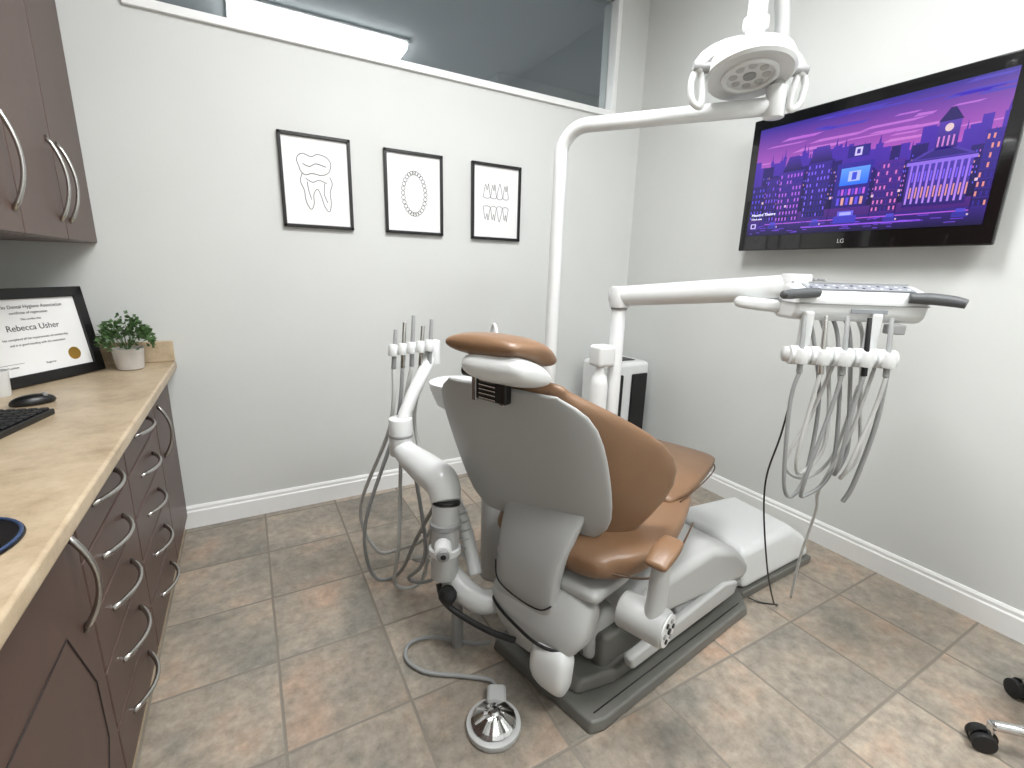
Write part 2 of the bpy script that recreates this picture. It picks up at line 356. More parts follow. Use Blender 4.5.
lathe('gold_seal',[(.001,0),(.024,0),(.024,.001),(.001,.001)],fpt(.115,-.085,.001),nf,gold,cf,seg=24)
tube('signature_line',[fpt(-.15,-.09,.0016),fpt(-.07,-.09,.0016)],.0006,ink,cf,raw=True,seg=5)
# plant
po=Vector((-.455,2.475,CZ));pp=empty('potted_plant',po)
lathe('pot',[(.040,0),(.046,.004),(.055,.085),(.057,.09),(.052,.09),(.048,.075),(.001,.075)],po,(0,0,1),pot_m,pp)
vs=[];fs=[]
for i in range(480):
    th=random.uniform(0,2*math.pi);ph=random.uniform(0,1);rr=.088*math.sqrt(ph);z=.09+.115*(1-ph)**.5*random.uniform(.4,1.15)+random.uniform(-.01,.015)
    c=po+Vector((rr*math.cos(th),rr*math.sin(th),z))
    d=Vector((math.cos(th)+random.uniform(-.5,.5),math.sin(th)+random.uniform(-.5,.5),random.uniform(-.1,1.1))).normalized()
    s=d.cross(Vector((random.uniform(-1,1),random.uniform(-1,1),.6))).normalized();L=random.uniform(.015,.025);nn=s.cross(d)
    b=len(vs);vs+= [c,c+d*L*.45+s*L*.42+nn*.003,c+d*L,c+d*L*.45-s*L*.42+nn*.003];fs.append((b,b+1,b+2,b+3))
me=mesh('foliage',vs,fs,leaf,pp,smooth=False)
for i in range(16):
    th=i*2.4;rr=.02+.06*(i%4)/4
    tube('stem_%d'%i,[po+Vector((0,0,.075)),po+Vector((rr*.5*math.cos(th),rr*.5*math.sin(th),.11)),po+Vector((rr*math.cos(th),rr*math.sin(th),.15))],.0015,leaf,pp,n=3,seg=5)
# keyboard
kb=empty('keyboard',(-.66,1.66,CZ));lx=Vector((-.22,-.975,0)).normalized();sx=Vector((-.975,.22,0)).normalized()
Rk=Matrix((lx,sx,Vector((0,0,-1)))).transposed();k0=Vector((-.525,1.81,CZ))
box('case',k0+lx*.215+sx*.07+Vector((0,0,.009)),(.43,.14,.018),black,kb,.004,M3=Rk)
for r in range(5):
    for c in range(15):
        box('key_%d_%d'%(r,c),k0+lx*(.02+.028*c)+sx*(.018+.026*r)+Vector((0,0,.021)),(.023,.021,.006),rubber,kb,.002,M3=Rk,seg=1)
mo=empty('computer_mouse',(-.615,1.96,CZ))
n=16;vs=[];fs=[]
for z,s in ((0,.96),(.008,1),(.018,.94),(.027,.72),(.032,.35),(.033,.05)):
    for q in range(n):
        a=2*math.pi*q/n;x=.057*s*math.cos(a);y=.031*s*math.sin(a);vs.append((-.615+x*.88-y*.48,1.96+x*.48+y*.88,CZ+z))
for i in range(5):
    for q in range(n):fs.append((i*n+q,i*n+(q+1)%n,(i+1)*n+(q+1)%n,(i+1)*n+q))
fs.append(tuple(range(n))[::-1]);fs.append(tuple(5*n+q for q in range(n)))
mesh('mouse_shell',vs,fs,black,mo,sub=1)
cyl('scroll_wheel',(-.590,1.973,CZ+.029),(-.582,1.959,CZ+.029),.006,grey2,mo)
mp=empty('round_mouse_pad',(-.445,.985,CZ))
lathe('pad',[(.001,0),(.102,0),(.105,.002),(.104,.005),(.001,.006)],(-.462,.985,CZ),(0,0,1),black,mp,seg=48)
tube('pad_rim',[(-.462+.1*math.cos(a*math.pi/18),.985+.1*math.sin(a*math.pi/18),CZ+.006) for a in range(36)],.003,M('pad_blue_rim',rgb(40,60,95),.5,noise=.1),mp,raw=True,closed=True,seg=8)
cu_=empty('white_cup',(-.745,2.12,CZ))
lathe('cup',[(.030,0),(.032,.004),(.036,.085),(.034,.085),(.029,.008),(.001,.008)],(-.745,2.12,CZ),(0,0,1),white_p,cu_)
# ------------------------------------------------------------ wall pictures
def picture(x0,x1,z0,z1,draw):
    cx=(x0+x1)/2;cz=(z0+z1)/2;p=empty('framed_tooth_drawing',(cx,YB,cz));t=.015;d=.022
    mmbox('frame_top',(x0,YB-d,z1-t),(x1,YB-.001,z1),frame_m,p,.002);mmbox('frame_bottom',(x0,YB-d,z0),(x1,YB-.001,z0+t),frame_m,p,.002)
    mmbox('frame_left',(x0,YB-d,z0+.001),(x0+t,YB-.001,z1-.001),frame_m,p,.002);mmbox('frame_right',(x1-t,YB-d,z0+.001),(x1,YB-.001,z1-.001),frame_m,p,.002)
    mmbox('print',(x0+.01,YB-.010,z0+.01),(x1-.01,YB-.002,z1-.01),paper,p)
    draw(p,cx,cz)
yk=YB-.011
def stroke(p,pts,cx,cz,closed=False,r=.0014):
    tube('line',[(cx+x,yk,cz+z) for x,z in pts],r,ink,p,n=6,closed=closed,seg=5)
def d1(p,cx,cz):
    stroke(p,[(-.075,.06),(-.085,.10),(-.06,.125),(-.02,.115),(.01,.128),(.05,.118),(.068,.09),(.055,.05),(.02,.035),(-.02,.04),(-.05,.03),(-.07,.045)],cx,cz,True)
    stroke(p,[(-.06,.08),(-.03,.07),(.0,.085),(.045,.075)],cx,cz)
    stroke(p,[(-.065,.035),(-.075,.0),(-.06,-.04),(-.055,-.09),(-.035,-.125),(-.02,-.10),(-.018,-.055),(.0,-.03),(.015,-.06),(.03,-.11),(.05,-.13),(.06,-.09),(.058,-.04),(.07,.0),(.06,.03)],cx,cz)
    stroke(p,[(-.045,.0),(-.04,-.04),(-.03,-.08)],cx,cz);stroke(p,[(.035,.0),(.03,-.05),(.045,-.09)],cx,cz)
    stroke(p,[(-.05,.015),(-.02,.0),(.01,.012),(.045,.0)],cx,cz)
def d2(p,cx,cz):
    for i in range(28):
        a=2*math.pi*i/28;x=.062*math.cos(a);z=.105*math.sin(a);tx=-math.sin(a);tz=math.cos(a)
        w=.010;h=.010
        stroke(p,[(x+tx*w*math.cos(b)+math.cos(a)*h*math.sin(b),z+tz*w*math.cos(b)+math.sin(a)*h*math.sin(b)) for b in [k*math.pi/3 for k in range(6)]],cx,cz,True,r=.0012)
def d3(p,cx,cz):
    for j,sg in ((0,1),(1,-1)):
        for i,ox in enumerate((-.062,-.018,.022,.062)):
            oz=.045*sg;w=.016 if i else .02
            q=[(-w,0),(-w*1.1,-.018),(0,-.024),(w*1.1,-.018),(w,0),(w*.7,.03),(w*.45,.055),(w*.1,.02),(-w*.4,.05),(-w*.75,.028)] if i!=2 else [(-w,0),(-w,-.02),(0,-.026),(w,-.02),(w,0),(w*.5,.035),(0,.06),(-w*.5,.035)]
            stroke(p,[(ox+x,oz+z*sg) for x,z in q],cx,cz,True,r=.0012)
picture(.19,.515,1.475,1.90,d1);picture(.68,1.0,1.475,1.89,d2);picture(1.175,1.495,1.47,1.89,d3)
# ------------------------------------------------------------ television
tv=empty('wall_mounted_television',(XR-.05,1.19,1.74))
TX=2.315;TY0,TY1,TZ0,TZ1=1.685,.68,1.43,2.055
mmbox('housing',(TX+.012,TY1+.01,TZ0+.01),(TX+.06,TY0-.01,TZ1-.01),black,tv,.01)
mmbox('front_bezel',(TX,TY1,TZ0),(TX+.02,TY0,TZ1),tvbez,tv,.006)
mmbox('wall_bracket',(TX+.055,1.0,1.6),(XR-.001,1.38,1.88),black,tv)
SY0,SY1,SZ0,SZ1=TY0-.042,TY1+.042,TZ0+.072,TZ1-.05
quads=[];SW,SH=SY0-SY1,SZ1-SZ0
def q4(pts,cols,lay):
    quads.append(([(TX-.0004-lay*.00025,SY0-u*SW,SZ0+v*SH) for u,v in pts],cols))
def rect(u0,v0,u1,v1,c,c2=None,lay=1):
    c2=c2 or c;q4([(u0,v0),(u1,v0),(u1,v1),(u0,v1)],[c,c,c2,c2],lay)
def C(r,g,b):
    return (lin(r*.90),lin(g*.86),lin(min(255,b*1.0)),1)
rect(0,.52,1,1,C(215,112,200),C(52,44,150),0);rect(0,0,1,.52,C(40,20,88),C(130,60,180),0)
for k in range(30):
    u=random.uniform(-.05,.9);v=random.uniform(.66,.97);ww=random.uniform(.08,.28);hh=random.uniform(.008,.024)
    col=C(185+int(120*(1-v)),110+int(90*(1-v)),210) if v<.86 else C(86,70,185)
    q4([(max(u,0),v),(min(u+ww*.8,1),v-.004),(min(u+ww,1),v+hh*.6),(max(u+ww*.2,0),v+hh)],[col]*4,1)
x=0
while x<1:
    ww=random.uniform(.012,.035);hh=random.uniform(.58,.74);rect(x,.3,min(x+ww,1),hh,C(64,34,140),C(84,50,175),2)
    if random.random()<.45:q4([(x+ww*.3,hh),(x+ww*.7,hh),(x+ww*.5,hh+.07),(x+ww*.5,hh+.07)],[C(80,46,165)]*4,2)
    x+=ww
x=0
while x<1:
    ww=random.uniform(.03,.06);hh=random.uniform(.46,.64);rect(x,.2,min(x+ww,1),hh,C(26,16,76),C(42,26,110),3)
    for a in range(5):
        for b in range(9):
            if random.random()<.4:
                u=x+ww*(.12+.17*a);v=.25+b*.035
                if u+.004<1 and v<hh-.03:rect(u,v,u+.0035,v+.014,random.choice([C(224,130,220),C(110,100,250),C(255,190,150),C(130,120,255)]),lay=4)
    x+=ww
def bldg(u0,u1,v0,v1,c,cc,nx,ny,wc,lay=5):
    rect(u0,v0,u1,v1,c,cc,lay);rect(u0-.004 if u0>.01 else 0,v1,u1+.004 if u1<.99 else 1,v1+.012,cc,lay=lay+1)
    for j in range(ny):
        rect(u0,v0+(v1-v0)*j/ny,u1,v0+(v1-v0)*j/ny+.006,cc,lay=lay+1)
    for i in range(nx):
        for j in range(ny):
            du=(u1-u0)/nx;dv=(v1-v0)/ny;rect(u0+du*(i+.3),v0+dv*(j+.2),u0+du*(i+.68),v0+dv*(j+.72),wc if random.random()<.6 else C(54,40,150),lay=lay+2)
bldg(.0,.075,.15,.46,C(22,14,64),C(46,28,108),4,6,C(100,84,230))
bldg(.08,.145,.13,.52,C(30,18,78),C(60,34,130),4,7,C(135,94,235))
bldg(.15,.27,.12,.56,C(38,22,90),C(72,44,150),7,8,C(205,120,235))
q4([(.16,.57),(.26,.57),(.235,.70),(.185,.70)],[C(34,22,88)]*2+[C(80,50,160)]*2,6)
bldg(.29,.40,.14,.60,C(26,20,80),C(60,40,140),7,9,C(145,116,255))
q4([(.29,.61),(.40,.61),(.375,.74),(.315,.74)],[C(44,28,100)]*2+[C(90,60,170)]*2,6)
bldg(.60,.70,.14,.52,C(48,24,98),C(86,44,150),6,7,C(245,140,200))
rect(.43,.2,.58,.56,C(40,30,115),C(60,46,160),8);rect(.45,.38,.57,.52,C(50,130,255),C(110,185,255),9);rect(.485,.41,.535,.49,C(200,225,255),lay=10)
rect(.50,.42,.52,.48,C(70,90,220),lay=11);rect(.465,.60,.555,.69,C(50,40,135),lay=9)
rect(.495,.61,.525,.675,C(235,230,255),lay=10);rect(.503,.625,.517,.66,C(60,50,150),lay=11)
for i in range(8):rect(.45+i*.015,.3,.46+i*.015,.35,C(220,110,225) if i%2 else C(100,70,210),lay=9)
for i in range(6):rect(.45+i*.02,.22,.462+i*.02,.28,C(255,190,160) if i%2 else C(110,90,235),lay=9)
rect(.72,.16,.93,.48,C(44,30,112),C(90,66,180),11)
for i in range(10):
    rect(.728+i*.0205,.18,.735+i*.0205,.46,C(205,158,245),C(165,130,235),12)
    rect(.739+i*.0205,.22,.744+i*.0205,.30,C(255,180,150),lay=12);rect(.739+i*.0205,.34,.744+i*.0205,.41,C(140,110,245),lay=12)
rect(.71,.46,.94,.485,C(160,128,230),lay=12);q4([(.71,.49),(.94,.49),(.84,.585),(.81,.585)],[C(84,62,165)]*4,12);q4([(.74,.50),(.91,.50),(.838,.565),(.812,.565)],[C(54,38,125)]*4,13)
rect(.795,.55,.865,.74,C(50,34,120),C(96,66,175),13)
for i in range(4):rect(.80+i*.016,.57,.806+i*.016,.64,C(230,150,210),lay=14)
q4([(.79,.74),(.87,.74),(.838,.83),(.822,.83)],[C(40,28,100)]*4,13)
cp=[(.83+.014*math.cos(a*math.pi/6),.695+.028*math.sin(a*math.pi/6)) for a in range(12)]
for i in range(12):q4([(.83,.695),cp[i],cp[(i+1)%12],(.83,.695)],[C(255,235,205)]*4,15)
bldg(.95,1,.12,.62,C(36,22,90),C(66,44,150),3,8,C(255,170,140),11)
rect(0,0,1,.13,C(20,12,58),C(60,36,132),14);rect(.3,.05,.8,.062,C(165,100,235),lay=15);rect(.1,.1,.95,.108,C(200,104,225),lay=15)
for i in range(50):
    u=random.random()*.96;v=random.uniform(.01,.1);rect(u,v,u+random.uniform(.01,.04),v+.006,C(120,74,210),lay=15)
for u in (.12,.34,.66,.90):
    rect(u,.06,u+.05,.095,C(60,54,160),lay=16);rect(u+.01,.095,u+.04,.12,C(90,84,205),lay=16);rect(u+.046,.07,u+.052,.082,C(255,230,200),lay=17)
rect(.45,.07,.55,.13,C(70,66,190),lay=16);rect(.465,.13,.535,.17,C(110,110,230),lay=16);rect(.475,.135,.525,.16,C(190,200,255),lay=17)
for u,v in ((.07,.3),(.2,.25),(.42,.28),(.6,.26),(.7,.28),(.95,.3)):
    rect(u,.1,u+.002,v,C(20,10,50),lay=18);rect(u-.004,v,u+.006,v+.02,C(255,225,220),lay=19)
rect(.02,.07,.05,.115,C(240,240,255),lay=19);rect(.026,.078,.044,.107,C(60,30,110),lay=20)
vs=[];fs=[];cols=[]
for pts,cs in quads:
    b=len(vs);vs+=pts;fs.append((b,b+1,b+2,b+3));cols+=cs
me=bpy.data.meshes.new('screen_picture');me.from_pydata(vs,[],fs);ca=me.color_attributes.new('Col','FLOAT_COLOR','POINT')
for i,c in enumerate(cols):ca.data[i].color=c
sm=bpy.data.materials.new('screen_image');sm.use_nodes=True;nt=sm.node_tree;b=nt.nodes['Principled BSDF'];a=nt.nodes.new('ShaderNodeVertexColor');a.layer_name='Col'
b.inputs['Base Color'].default_value=(.008,.008,.01,1);b.inputs['Roughness'].default_value=.25;nt.links.new(a.outputs['Color'],b.inputs['Emission Color']);b.inputs['Emission Strength'].default_value=1.05
me.materials.append(sm);ob=bpy.data.objects.new('screen_picture',me);link(ob,tv)
Rtv=Matrix((Vector((0,-1,0)),Vector((0,0,1)),Vector((-1,0,0)))).transposed()
text('brand_mark','LG',(TX-.001,(TY0+TY1)/2,TZ0+.025),.024,Rtv,tv,mat=grey_p)
capm=M('caption_white',rgb(230,230,255),.5,noise=.01,emit=(.8,.8,1,1),estr=.8)
for s,v,z in (('Haunted Theatre',.235,.018),('Watch now',.19,.012)):
    text('screen_caption',s,(TX-.008,SY0-.02*SW,SZ0+v*.8*SH),z,Rtv,tv,mat=capm,align='LEFT')
# ------------------------------------------------------------ dental chair
ca_=math.radians(20);OC=Vector((.968,1.147,0));ea=Vector((math.cos(ca_),math.sin(ca_),0));es=Vector((-math.sin(ca_),math.cos(ca_),0))
MC=Matrix((ea,es,Vector((0,0,1)))).transposed()
def CW(a,s,z):return OC+ea*a+es*s+Vector((0,0,z))
def CB(a,s,z):return CW(a-(s-.05)*.14,s,z)   # back section is swivelled a few degrees
cb_=math.radians(7.5);OB=Vector((1.15,1.085,0));ba=Vector((math.cos(cb_),math.sin(cb_),0));bs=Vector((-math.sin(cb_),math.cos(cb_),0))
def BW(a,s,z):return OB+ba*a+bs*s+Vector((0,0,z))
ch=empty('dental_chair',(1.05,1.1,0))
# base plate
poly=[(-.485,.20),(-.455,-.06),(-.435,-.22),(-.39,-.235),(.44,-.230),(.52,-.16),(.52,.2),(.44,.225),(-.46,.225)]
prism('base_plate',poly,.0,.038,base_m,ch,BW,.008,.02)
prism('base_step',[(-.44,-.02),(-.40,-.13),(-.28,-.165),(.30,-.165),(.40,-.09),(.44,.18),(-.42,.18)],.038,.08,base_m,ch,BW,.012,.06)
tube('base_channel_line',[BW(-.40,-.198,.038),BW(.42,-.198,.038)],.0022,rubber,ch,raw=True,seg=6)
# lower lift housing and scissor arms
sprof('pump_housing',[(-.30,.07),(-.30,.19),(.25,.22),(.36,.18),(.36,.07)],-.13,.13,base_m,ch,BW,.02)
sprof('lower_lift_arm',[(-.32,.08),(-.34,.15),(-.28,.24),(.1,.32),(.30,.32),(.34,.26),(.2,.15),(.0,.10)],-.10,.10,grey_p,ch,BW,.03)
sprof('lift_cover',[(-.20,.22),(-.24,.29),(-.12,.345),(.20,.355),(.38,.285),(.50,.175),(.47,.12),(.30,.15),(-.02,.20)],-.19,.19,grey_p,ch,BW,.04)
sprof('lift_cover_skirt',[(.02,.13),(.0,.20),(.30,.16),(.47,.125),(.46,.09),(.2,.10)],-.18,.18,grey2,ch,BW,.015)
sprof('side_link',[(-.24,.10),(-.26,.15),(.28,.19),(.38,.16),(.36,.11)],-.205,-.17,grey_p,ch,BW,.012)
# rear fairing
def CWs(sc):return lambda a,s,z:CW(a,s+sc,z)
loft('rear_fairing',[(-.29,.17,.10,.045),(-.295,.22,.165,.055),(-.28,.27,.185,.062),(-.24,.32,.18,.06)],grey_p,ch,CWs(-.01),e=3.4)
loft('rear_foot_cover',[(-.315,.10,.055,.04),(-.335,.14,.064,.048),(-.325,.19,.064,.045)],white_p,ch,CWs(-.10),e=3.5)
tube('fairing_bumper',[CW(-.20,.17,.275),CW(-.32,.15,.262),CW(-.358,.0,.24),CW(-.35,-.1,.228),CW(-.29,-.18,.23)],.005,black,ch)
# back upright
loft('back_upright',[(-.295,.27,.115,.03),(-.300,.36,.112,.032),(-.285,.46,.118,.032),(-.25,.54,.135,.028),(-.20,.63,.15,.015)],shell_m,ch,CWs(.03),e=4.0)
tube('upright_seam',[CW(-.322,.140,.40),CW(-.335,.115,.345),CW(-.339,.03,.325),CW(-.335,-.05,.325),CW(-.32,-.082,.345)],.0025,rubber,ch)
loft('seat_frame',[(-.24,.385,.20,.030),(.0,.38,.22,.03),(.3,.40,.2,.03),(.55,.46,.16,.02)],grey_p,ch,CW,e=3.5)
# back cushion & shell
bc=.055
loft('back_cushion',[(-.13,.50,.24,.045),(-.145,.58,.315,.055),(-.175,.66,.340,.06),(-.215,.76,.318,.06),(-.265,.87,.262,.055),(-.31,.95,.20,.045),(-.33,.985,.15,.03)],brown,ch,CB,e=2.6,k=4.6,k0=.14,sc_=bc)
loft('back_shell',[(-.205,.515,.19,.008),(-.218,.55,.252,.012),(-.250,.64,.266,.014),(-.29,.74,.270,.014),(-.330,.85,.268,.014),(-.368,.94,.25,.012),(-.385,.985,.18,.008)],shell_m,ch,CB,e=4.2,k=1.8,k0=.14,sc_=bc+.024)
# headrest
box('headrest_slider',CB(-.400,.09,.99),(.028,.12,.075),black,ch,.006,M3=MC)
for s in(-.045,.045):
    box('headrest_rail',CB(-.412,.09+s,.995),(.014,.016,.09),chrome,ch,.002,M3=MC)
for i in range(6):
    box('rail_tooth_%d'%i,CB(-.418,.09,.962+.012*i),(.008,.06,.005),chrome,ch,.001,M3=MC,seg=1)
cyl('headrest_pivot',CB(-.425,.0,1.035),CB(-.425,.16,1.035),.017,black,ch)
loft('headrest_shell',[(-.395,1.035,.085,.026),(-.435,1.050,.102,.038),(-.488,1.068,.097,.036)],white_p,ch,CB,e=2.7,sc_=.005)
loft('headrest_cushion',[(-.335,1.075,.10,.026),(-.385,1.098,.122,.036),(-.445,1.114,.126,.035),(-.490,1.119,.11,.026)],brown,ch,CB,e=2.5,sc_=.045)
# seat and leg cushions
loft('seat_cushion',[(-.21,.475,.22,.06),(-.16,.465,.28,.07),(.0,.46,.295,.068),(.14,.475,.285,.062),(.28,.50,.25,.05)],brown,ch,CW,e=2.9,k=1.2,k0=.15)
loft('leg_cushion',[(.20,.535,.23,.03),(.27,.545,.255,.036),(.42,.55,.25,.036),(.56,.548,.238,.034),(.645,.545,.22,.03)],brown,ch,CWs(.01),e=3.4)
tube('seat_seam',[CW(-.25,-.15,.47),CW(-.16,-.295,.46),CW(.0,-.31,.455),(CW(.2,-.29,.48))],.003,brown_d,ch)
tube('leg_seam',[CW(.21,-.235,.535),CW(.42,-.247,.548),CW(.60,-.222,.545),CW(.676,-.12,.545),CW(.679,.12,.545),CW(.62,.235,.545)],.0025,brown_d,ch)
# armrest
s0=-.345
tube('armrest_post',[CW(-.215,s0,.38),CW(-.205,s0,.45),CW(-.20,s0,.52),CW(-.195,s0,.555)],[.038,.034,.032,.034],grey_p,ch,flat=.75,upv=ea,seg=18)
loft('armrest_pad',[(-.235,.566,.030,.012),(-.20,.577,.034,.018),(-.165,.584,.034,.018),(-.135,.586,.03,.014)],brown,ch,CW,e=3.0,sc_=s0)
cyl('armrest_hub',CW(-.21,-.25,.372),CW(-.21,-.385,.372),.052,grey_p,ch,rim=.2)
lathe('hub_control_face',[(.001,0),(.045,0),(.045,.004),(.001,.005)],CW(-.21,-.384,.372),-es,white_p,ch)
for i in range(6):
    a=i*math.pi/3;cyl('hub_button_%d'%i,CW(-.21+.028*math.cos(a),-.386,.372+.028*math.sin(a)),CW(-.21+.028*math.cos(a),-.392,.372+.028*math.sin(a)),.007,grey2 if i%2 else black,ch,seg=14)
cyl('hub_button_c',CW(-.21,-.386,.372),CW(-.21,-.393,.372),.009,black,ch,seg=14)
# utility junction box
jb=empty('floor_junction_box',(1.93,1.20,0))
prism('base_rim',[(1.665,.975),(2.20,.995),(2.22,1.41),(1.69,1.43)],0,.035,base_m,jb,None,.006)
vs=[(1.67,.980,.035),(2.195,1.0,.035),(2.21,1.40,.035),(1.695,1.42,.035),(1.68,1.005,.205),(2.07,1.035,.20),(2.09,1.37,.20),(1.71,1.40,.205),(2.175,1.015,.13),(2.19,1.385,.13)]
fs=[(3,2,1,0),(4,5,6,7),(0,1,8,5,4),(3,7,6,9,2),(0,4,7,3),(5,8,9,6),(1,2,9,8)]
mesh('cover',vs,fs,white_p,jb,bevel=.032,seg=5)
# ------------------------------------------------------------ cuspidor
cs=empty('cuspidor',(.78,1.60,0))
cyl('pedestal',(.84,1.60,0),(.84,1.60,.55),.06,grey_p,cs)
loft('pedestal_body',[(.0,.55,.08,.09),(.0,.66,.10,.10),(.0,.78,.10,.10)],white_p,cs,lambda a,s,z:(.84+a,1.60+s,z),e=3)
lathe('bowl',[(.04,0),(.07,.02),(.095,.08),(.098,.105),(.092,.105),(.06,.03),(.001,.02)],(.645,1.56,.79),(0,0,1),white_p,cs)
tube('bowl_arm',[(.84,1.60,.77),(.76,1.59,.775),(.65,1.56,.80)],.035,white_p,cs)
tube('cup_filler_spout',[(.83,1.66,.80),(.83,1.66,1.0),(.83,1.64,1.07),(.82,1.60,1.095),(.81,1.56,1.065),(.81,1.56,1.02)],.006,white_p,cs)
# ------------------------------------------------------------ assistant instrument arm with suction canister
asx=empty('assistant_instrument_arm',(.50,1.40,0))
cyl('support_foot',(.54,1.30,0),(.54,1.30,.30),.02,grey2,asx)
tube('support_arm',[CW(-.22,.12,.24),CW(-.33,.17,.23),(.55,1.24,.25),(.51,1.30,.30)],[.04,.04,.042,.04],grey_p,asx,seg=18)
tube('rubber_bumper',[CW(-.345,.03,.175),CW(-.375,.11,.18),(.515,1.22,.195),(.475,1.26,.235),(.47,1.29,.28)],.010,rubber,asx,seg=12)
cyl('collector_body',(.49,1.29,.30),(.51,1.32,.55),.045,grey_p,asx)
lathe('collector_collar',[(.046,0),(.053,.004),(.053,.022),(.046,.026)],(.497,1.302,.38),(.05,.08,1),white_p,asx)
lathe('collector_collar_b',[(.046,0),(.052,.004),(.052,.018),(.046,.022)],(.503,1.31,.47),(.05,.08,1),grey2,asx)
cyl('collector_cap',(.51,1.32,.545),(.512,1.323,.556),.047,black,asx)
cyl('port',(.475,1.26,.44),(.458,1.215,.435),.028,white_p,asx);cyl('port_ring',(.46,1.22,.435),(.455,1.205,.433),.020,grey2,asx);cyl('port_core',(.456,1.207,.433),(.454,1.203,.433),.009,black,asx)
lathe('joint_ball',[(.001,-.03),(.02,-.024),(.03,-.006),(.03,.006),(.02,.024),(.001,.03)],(.480,1.235,.27),(0,0,1),rubber,asx)
tube('drain_hose',[(.56,1.37,.52),(.585,1.36,.45),(.60,1.33,.36),(.60,1.28,.28)],.024,white_p,asx,seg=14)
for i in range(6):lathe('drain_rib_%d'%i,[(.024,-.003),(.027,0),(.024,.003)],(.58+.003*i,1.362-.006*i,.48-.03*i),(.1,-.2,-1),grey_p,asx,seg=18)
tube('lower_arm',[(.445,1.60,.66),(.46,1.54,.64),(.49,1.45,.62),(.515,1.37,.60),(.512,1.325,.55)],[.036,.046,.056,.058,.048],white_p,asx,seg=22)
cyl('elbow_joint',(.445,1.60,.63),(.445,1.60,.77),.042,white_p,asx);cyl('elbow_ring',(.445,1.60,.70),(.445,1.60,.712),.044,grey2,asx)
tube('upper_arm',[(.45,1.60,.75),(.50,1.63,.84),(.56,1.67,.92),(.60,1.70,.98)],.024,white_p,asx,seg=16)
cyl('wrist_joint',(.605,1.70,.94),(.605,1.70,1.03),.03,white_p,asx)
hb=Vector((.46,1.73,1.0));he=Vector((.62,1.69,1.02));hd=(he-hb)
tube('holder_bar',[hb,he],.016,white_p,asx,raw=True,seg=14)
for i in range(5):
    p=hb+hd*(.02+.20*i)
    q=p+Vector((-.01,-.03,0))
    lathe('holder_cup_%d'%i,[(.014,-.022),(.017,-.016),(.017,.016),(.014,.022)],q,(.1,.1,1),white_p,asx,seg=20)
    cyl('handpiece_%d'%i,q+Vector((0,0,-.07)),q+Vector((.015,.01,.075+.022*(i%3))),.009,(nickel if i%2 else hose_g),asx,r2=.007)
    b=[(.40,1.88,.08),(.36,1.78,.03),(.42,1.66,.05),(.46,1.6,.10),(.50,1.66,.14)][i]
    tube('instrument_hose_%d'%i,[q+Vector((0,0,-.07)),q+Vector((-.02-.01*i,.01,-.3)),Vector((b[0]-.06+.03*i,b[1]-.04*i,.30)),Vector((b[0],b[1],b[2])),Vector((b[0]+.09,b[1]-.05,b[2]+.01)),Vector((b[0]+.12,1.55,.30)),Vector((.52+.01*i,1.40,.56))],.0075,hose_g if i%2 else hose_w,asx,n=10)
# ------------------------------------------------------------ delivery unit
du=empty('dental_delivery_unit',(1.5,1.1,0))
cyl('floor_flange',(1.35,1.50,0),(1.35,1.50,.03),.09,grey2,du)
cyl('support_post',(1.35,1.50,.02),(1.35,1.50,1.19),.030,white_p,du)
A0=Vector((1.345,1.51,1.205));A1=Vector((1.575,.93,1.268))
tube('flex_arm',[A0+(A0-A1).normalized()*.03,A0,A0.lerp(A1,.5),A1,A1+(A1-A0).normalized()*.03],[.030,.040,.042,.043,.034],white_p,du,raw=True,seg=20,flat=.85,upv=(0,0,1))
cyl('post_cap',(1.35,1.50,1.16),(1.35,1.50,1.245),.04,white_p,du)
cyl('post_ring',(1.35,1.50,1.15),(1.35,1.50,1.16),.034,grey2,du)
cyl('arm_end_joint',(1.58,.92,1.205),(1.58,.92,1.312),.045,white_p,du);cyl('joint_ring',(1.58,.92,1.225),(1.58,.92,1.232),.0465,grey2,du)
e1=Vector((.795,-.607,0)).normalized();e2=Vector((.607,.795,0)).normalized();T0=Vector((1.63,.75,1.24))
Rh=Matrix((e1,e2,Vector((0,0,1)))).transposed()
def TW(x,y,z):return T0+e1*x+e2*y+Vector((0,0,z))
loft('link_arm',[(-.30,-.035,.03,.02),(-.2,-.045,.03,.022),(-.08,-.045,.03,.02)],white_p,du,lambda a,s,z:TW(a,.12+s,z+.01),e=3)
sprof('tray_head_body',[(.0,-.068),(-.022,-.050),(-.03,.0),(-.012,.024),(.05,.042),(.24,.046),(.255,.02),(.22,-.04),(.12,-.070)],-.185,.185,white_p,du,lambda a,s,z:TW(s,a,z),.014)
tube('head_body_line',[TW(-.187,.2,-.015),TW(-.187,-.02,-.015),TW(-.17,-.031,-.015),TW(.17,-.031,-.015),TW(.187,-.02,-.015),TW(.187,.2,-.015)],.002,grey2,du,raw=True,seg=6)
vs=[TW(x,y,z) for x,y,z in ((-.15,-.008,.0255),(.15,-.008,.0255),(.15,.046,.0410),(-.15,.046,.0410))]
nrm=(vs[1]-vs[0]).cross(vs[3]-vs[0]).normalized();nrm=nrm if nrm.z>0 else -nrm
mesh('control_panel',[v+nrm*.0005 for v in vs]+[v+nrm*.003 for v in vs],[(0,1,2,3),(4,5,6,7),(0,1,5,4),(1,2,6,5),(2,3,7,6),(3,0,4,7)],panel_dark,du,smooth=False)
for i in range(12):
    for j in range(2):
        p=vs[0].lerp(vs[1],(i+.5)/12).lerp(vs[3].lerp(vs[2],(i+.5)/12),.3+.4*j)
        cyl('panel_button_%d_%d'%(i,j),p+nrm*.002,p+nrm*.004,.0045,white_p if (i+j)%3 else black,du,seg=10)
box('tray_mat',TW(0,.15,.047),(.34,.17,.006),grey2,du,.002,M3=Rh)
